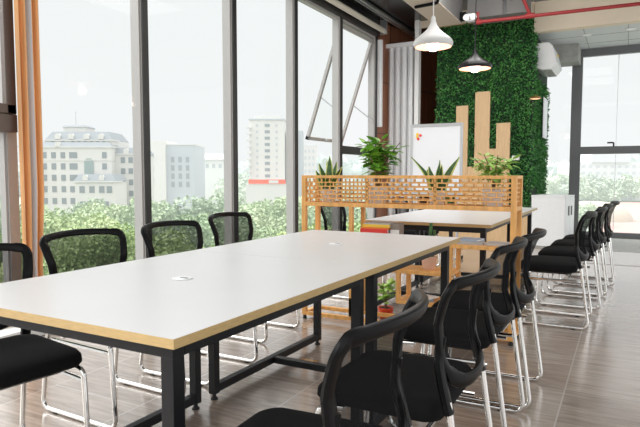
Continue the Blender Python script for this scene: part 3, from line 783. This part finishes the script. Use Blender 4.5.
def trow(d, u0, u1, n, zt, r, hz, where):
    for i in range(n):
        u = u0+(u1-u0)*(i+.5)/n + rt.uniform(-.3,.3)*(u1-u0)/n
        dk = rt.random() < .35
        tree(d+rt.uniform(-.06,.06)*d, u, zt+rt.uniform(-.6,.7), r*rt.uniform(.85,1.15), hz, dk, rt.randrange(1000), '%s leafy tree %s' % (COLR[dk], where))
trow(23, -16, 4, 6, -2.2, 2.6, 0, 'in the nearest row below the left windows')
trow(32, -22, 5, 7, -1.8, 3.1, 0, 'in the second row below the left windows')
trow(46, -30, 6, 8, -1.5, 3.6, 1, 'in the middle row below the left windows')
trow(66, -42, 6, 9, -1.3, 4.2, 2, 'in front of the white hotel and tower')
trow(92, -56, 6, 9, -2.4, 4.0, 2, 'at the foot of the white buildings')
trow(172, -30, 14, 7, .2, 5.5, 4, 'behind the low pale buildings')
trow(200, -52, -18, 6, 1.4, 6, 4, 'far off between the pale buildings in the haze')
trow(125, 44, 60, 5, -4.5, 3.6, 3, 'in the row beyond the far right window')
trow(230, 84, 135, 8, 1.0, 7, 4, 'in the hazy row beyond the far right window')
# far hazy tree line
mb = MB(); rn = random.Random(4)
for k in range(9000):
    u = rn.uniform(-330, 330); d = 300+rn.uniform(-15,15)
    top = 4.2+2.2*math.sin(u*.05)+1.6*math.sin(u*.17+1)
    p = Vector(out(d, u, GZ0+(top-GZ0)*rn.random()**.5))
    leafquad(mb, p, Vector((rn.uniform(-1,1), rn.uniform(-1,1), rn.uniform(-.2,1))), Vector((rn.uniform(-1,1),1,.3)), rn.uniform(4,8), 2)
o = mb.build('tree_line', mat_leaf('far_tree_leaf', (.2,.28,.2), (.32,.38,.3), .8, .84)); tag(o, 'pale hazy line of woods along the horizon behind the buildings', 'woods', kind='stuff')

# buildings
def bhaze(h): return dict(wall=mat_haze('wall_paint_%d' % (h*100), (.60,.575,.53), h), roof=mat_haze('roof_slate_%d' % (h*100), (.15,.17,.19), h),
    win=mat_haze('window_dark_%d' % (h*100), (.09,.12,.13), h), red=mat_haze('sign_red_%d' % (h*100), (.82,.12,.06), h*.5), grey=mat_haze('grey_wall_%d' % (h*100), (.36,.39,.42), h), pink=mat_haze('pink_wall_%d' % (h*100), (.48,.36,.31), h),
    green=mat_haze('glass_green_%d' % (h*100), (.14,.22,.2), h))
def building(name, d, label):
    b = empty(name, out(d, 0, 0), YAW); tag(b, label, 'building'); return b
def mans(mb, u0, u1, y0, y1, z0, z1, i):
    mb.add([(u0,y0,z0),(u1,y0,z0),(u1,y1,z0),(u0,y1,z0),(u0+i,y0+i,z1),(u1-i,y0+i,z1),(u1-i,y1-i,z1),(u0+i,y1-i,z1)],
        [(0,3,2,1),(4,5,6,7),(0,1,5,4),(1,2,6,5),(2,3,7,6),(3,0,4,7)])
wcache = {}
def window(par, u, z, y, w, h, m, surround=None):
    key = (w, h, m.name)
    if key not in wcache:
        o = MB().box(-w/2, w/2, -.06, .05, -h/2, h/2).build('window', m, par); wcache[key] = o
    else:
        o = wcache[key].copy(); COL.objects.link(o); o.parent = par
    o.location = (u, y-.02, z)
B = bhaze(.30)
b = building('hotel_building', 110, 'white seven storey hotel with grey mansard roofs seen through the left window')
w = MB(); w.box(-58, -40.2, 2, 14, GZ0, 6.3); w.box(-53.5, -40.4, 3, 13, 6.3, 7.7); w.box(-40.2, -35.6, 4, 14, GZ0, 5.0); w.box(-44.9, -37.6, -4, 2.5, GZ0, -.3)
w.box(-50.7, -46.4, 5, 10, 9.4, 10.4)
w.build('wall', B['wall'], b)
c = MB()
for u0, u1, y0, z in ((-58.2,-40,1.8,6.2), (-40.3,-35.4,3.8,4.9), (-45.1,-37.4,-4.2,-.4), (-53.7,-40.2,2.8,7.55), (-58.1,-40.1,1.9,3.7)): c.box(u0, u1, y0, y0+4, z, z+.22)
c.build('cornice', B['wall'], b)
r = MB(); mans(r, -53.5, -40.4, 3, 13, 7.75, 9.4, 1.1); mans(r, -58.2, -40.0, 1.8, 6, 6.42, 7.3, .9); mans(r, -40.3, -35.4, 3.8, 14, 5.1, 6.3, .7); mans(r, -45.1, -37.4, -4.2, 2.5, -.18, 1.1, .8); mans(r, -50.9, -46.2, 4.8, 10, 10.4, 10.8, .5)
r.build('mansard_roof', B['roof'], b)
MB().tube([(-49,7,10.8),(-49,7,13.6)], .07, 5).build('antenna', B['grey'], b)
for u, y, z in ((-51,3,8.4),(-48.4,3,8.4),(-45.4,3,8.4),(-42.6,3,8.4),(-55,1.9,6.7),(-50.5,1.9,6.7),(-38,3.9,5.6),(-43,-4,.4),(-40,-4,.4)):
    MB().add([(-.5,-.1,-.5),(.5,-.1,-.5),(.5,-.1,.2),(.25,-.1,.55),(-.25,-.1,.55),(-.5,-.1,.2)]+[(x,1.2,z_) for x, z_ in ((-.5,-.5),(.5,-.5),(.5,.2),(.25,.55),(-.25,.55),(-.5,.2))],
        [(0,1,2,3,4,5),(1,7,8,2),(2,8,9,3),(3,9,10,4),(4,10,11,5),(5,11,6,0)]).build('dormer', B['wall'], b).location = (u, y, z)
for z in (4.75, 2.6, .4, -1.8, -4.1):
    for u in (-56.8, -54.9, -53.2, -51.4, -49.6): window(b, u, z, 2, .85, 1.15, B['win'])
    window(b, -47.6, z, 2, 1.5, 1.15, B['win'])
    if z > -1:
        window(b, -41.6, z, 2, .85, 1.15, B['win'])
    for u in (-38.7, -37.2): window(b, u, z-.9, 4, .85, 1.1, B['win'])
for u in (-52, -50, -48, -46.8, -45.6, -44.4, -43.2, -42): window(b, u, 7.0, 3, .6, .9, B['win'])
for u in (-43.6, -41.8, -40, -38.6): window(b, u, -1.7, -4, .95, 1.2, B['win'])
for u in (-43.5, -41.4, -39.3): window(b, u, -5.4, -4, 1.1, 3.0, B['win'])
MB().add([(-.9,-.3,-2),(.9,-.3,-2),(.9,-.3,1.2),(.5,-.3,1.9),(-.5,-.3,1.9),(-.9,-.3,1.2)], [(0,1,2,3,4,5)]).build('arched_window', B['green'], b).location = (-44.6, 2.2, 2.2)
for z in (2.0, -.2, -2.4):
    MB().box(-56, -54, -.7, 0, -.1, .7).build('balcony', B['wall'], b).location = (.5, 2, z)

B = bhaze(.42)
b = building('office_block', 140, 'grey and white five storey block right of the hotel')
MB().box(-42, -37.3, 0, 12, GZ0, 9.1).build('stair_tower', B['wall'], b); MB().box(-37.3, -30.6, 1, 14, GZ0, 8.1).build('wall', B['grey'], b); MB().box(-37.4, -30.5, .9, 14, 8.1, 8.4).build('cornice', B['wall'], b)
for u in (-35.8, -34.0, -32.2):
    for z in (4.6, 2.6, .6, -1.4): window(b, u, z, 1, .8, 1.3, B['win'])
for z in (5.5, 2.5, -.5): window(b, -40.6, z, 0, .9, 1.2, B['win'])
B = bhaze(.62)
b = building('low_building', 180, 'low pale building with reddish roof between grey block and tower')
MB().box(-40.5, -29, 0, 14, GZ0, 5.6).build('wall', B['wall'], b); r = MB(); mans(r, -41, -28.5, -.5, 14, 5.6, 7.4, 1.6); r.build('roof', B['pink'], b)
for u in (-39,-37,-35,-33,-31): window(b, u, 3.6, 0, .9, 1.2, B['win'])
B = bhaze(.38)
b = building('tower_block', 150, 'tall white tower block with a red sign strip at its base')
MB().box(-18.2, -9.2, 0, 10, GZ0, 15.2).build('wall', B['wall'], b); MB().box(-17, -10.5, 1, 8, 15.2, 16.2).build('roof_house', B['wall'], b)
MB().box(-18.4, -9.0, -.2, 10.2, 15.0, 15.3).build('cornice', B['grey'], b)
MB().box(-8.8, -4.5, 3, 12, GZ0, 12.5).build('side_wing', B['grey'], b)
for k in range(9):
    z = 13.6-k*1.62
    window(b, -13.6, z, 0, 1.3, .75, B['win']); window(b, -16.2, z, 0, .5, .6, B['grey']); window(b, -11.2, z, 0, .5, .6, B['grey'])
    MB().box(-18.9, -17.6, -.8, .4, z-.75, z-.35).build('balcony', B['wall'], b)
MB().box(-18.6, -8.0, -5, 0, GZ0, -1.4).build('podium', B['wall'], b)
MB().box(-17.9, -8.6, -5.2, -5, -1.35, -.25).build('sign_strip', B['red'], b)
MB().box(-12.8, -10.4, -5.3, -5.2, -1.2, -.45).build('sign_plate', B['wall'], b)
B = bhaze(.68)
b = building('apartment_block', 175, 'faint pinkish apartment block right of the tower in the haze')
MB().box(-5.4, -1.0, 0, 10, GZ0, 9.6).build('wall', B['pink'], b); MB().box(-5.5, -.9, -.1, 10, 9.6, 9.9).build('cornice', B['wall'], b)
for z in (8,6,4,2,0):
    for u in (-4.4, -3.2, -2.0): window(b, u, z, 0, .6, 1, B['win'])
B = bhaze(.78)
b = building('long_building', 240, 'long faint pale building across the far right window')
MB().box(104, 150, 0, 14, GZ0, 6).build('wall', B['wall'], b); MB().box(112, 128, -1, 12, 6, 10).build('upper_floor', B['grey'], b)
for u in range(106, 149, 3):
    for z in (4.2, 1.5): window(b, u, z, 0, 1.5, 1.2, B['win'])
t = MB(); rn = random.Random(2); rg = []
for f, z in ((1,0),(.96,1.2),(.8,2.9),(.55,4.0),(.25,4.5)):
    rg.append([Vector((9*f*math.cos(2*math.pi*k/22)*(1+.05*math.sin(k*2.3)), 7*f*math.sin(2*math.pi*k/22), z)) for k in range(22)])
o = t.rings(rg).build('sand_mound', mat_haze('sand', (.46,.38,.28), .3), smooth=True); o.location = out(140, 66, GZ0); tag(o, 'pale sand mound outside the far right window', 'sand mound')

# ------------------------------------------------------------------ light and camera
wd = bpy.data.worlds.new('sky'); sc.world = wd; wd.use_nodes = True
nt = wd.node_tree; bg = nt.nodes['Background']
tc = nt.nodes.new('ShaderNodeTexCoord'); sp = nt.nodes.new('ShaderNodeSeparateXYZ'); rp = nt.nodes.new('ShaderNodeValToRGB')
nt.links.new(tc.outputs['Generated'], sp.inputs[0]); nt.links.new(sp.outputs['Z'], rp.inputs['Fac'])
rp.color_ramp.elements[0].position = .30; rp.color_ramp.elements[0].color = (.34, .345, .348, 1)
rp.color_ramp.elements[1].position = .75; rp.color_ramp.elements[1].color = (1, 1, 1, 1)
nt.links.new(rp.outputs['Color'], bg.inputs['Color']); bg.inputs['Strength'].default_value = 2.45
def area(name, loc, rot, sx, sy, power, col=(1,1,1)):
    l = bpy.data.lights.new(name, 'AREA'); l.shape = 'RECTANGLE'; l.size = sx; l.size_y = sy; l.energy = power; l.color = col
    o = bpy.data.objects.new(name, l); COL.objects.link(o); o.location = loc; o.rotation_euler = rot; return o
area('overhead_fill', (.6, 1.5, 3.68), (0, 0, 0), 2.0, 4.5, 22, (1, .97, .94))  # unseen fill panel added overhead to brighten the room
area('overhead_fill', (-1.0, -.6, 3.6), (0, 0, 0), 3.5, 1.2, 16, (1, .98, .96))  # unseen fill added above and behind the camera
area('overhead_fill', (-1.2, 5.6, 3.66), (0, 0, 0), 1.6, 3.0, 50, (1, .97, .94))  # unseen fill added to brighten the back of the room
area('side_fill', (4.3, 4.0, 1.7), (0, R(90), 0), 2.6, 9.0, 90, (.93, .97, 1))  # added fill from the open right side, no window there
area('back_fill', (.5, -2.4, 1.8), (R(90), 0, 0), 6.0, 2.6, 45, (.95, .98, 1))  # added fill from behind the camera, no window there
area('overhead_fill', (-2.0, 7.2, 3.62), (R(38), 0, 0), 1.6, .5, 32, (1, .97, .94))  # unseen fill added to lift the dark brown wall at the back
su = bpy.data.lights.new('overcast_sun', 'SUN'); su.energy = 4.6; su.angle = R(75); su.color = (1, .985, .96)
so = bpy.data.objects.new('overcast_sun', su); COL.objects.link(so); so.rotation_euler = Vector((.75, .12, -.66)).to_track_quat('-Z', 'Y').to_euler()
for loc in ((-1.532, 5.0, 2.14), (-1.40, 6.0, 2.10)):
    l = bpy.data.lights.new('lamp_light', 'POINT'); l.energy = 2; l.color = (1, .8, .62); l.shadow_soft_size = .05
    o = bpy.data.objects.new('lamp_light', l); COL.objects.link(o); o.location = loc
sc.view_settings.view_transform = 'Standard'
sc.view_settings.exposure = .15
cam = bpy.data.cameras.new('camera'); co = bpy.data.objects.new('camera', cam); COL.objects.link(co)
co.location = (0, 0, 1.12); co.rotation_euler = (R(90-3.909), 0, YAW)
cam.sensor_width = 36; cam.lens = 578/640*36; cam.clip_end = 2000; cam.clip_start = .05
sc.camera = co
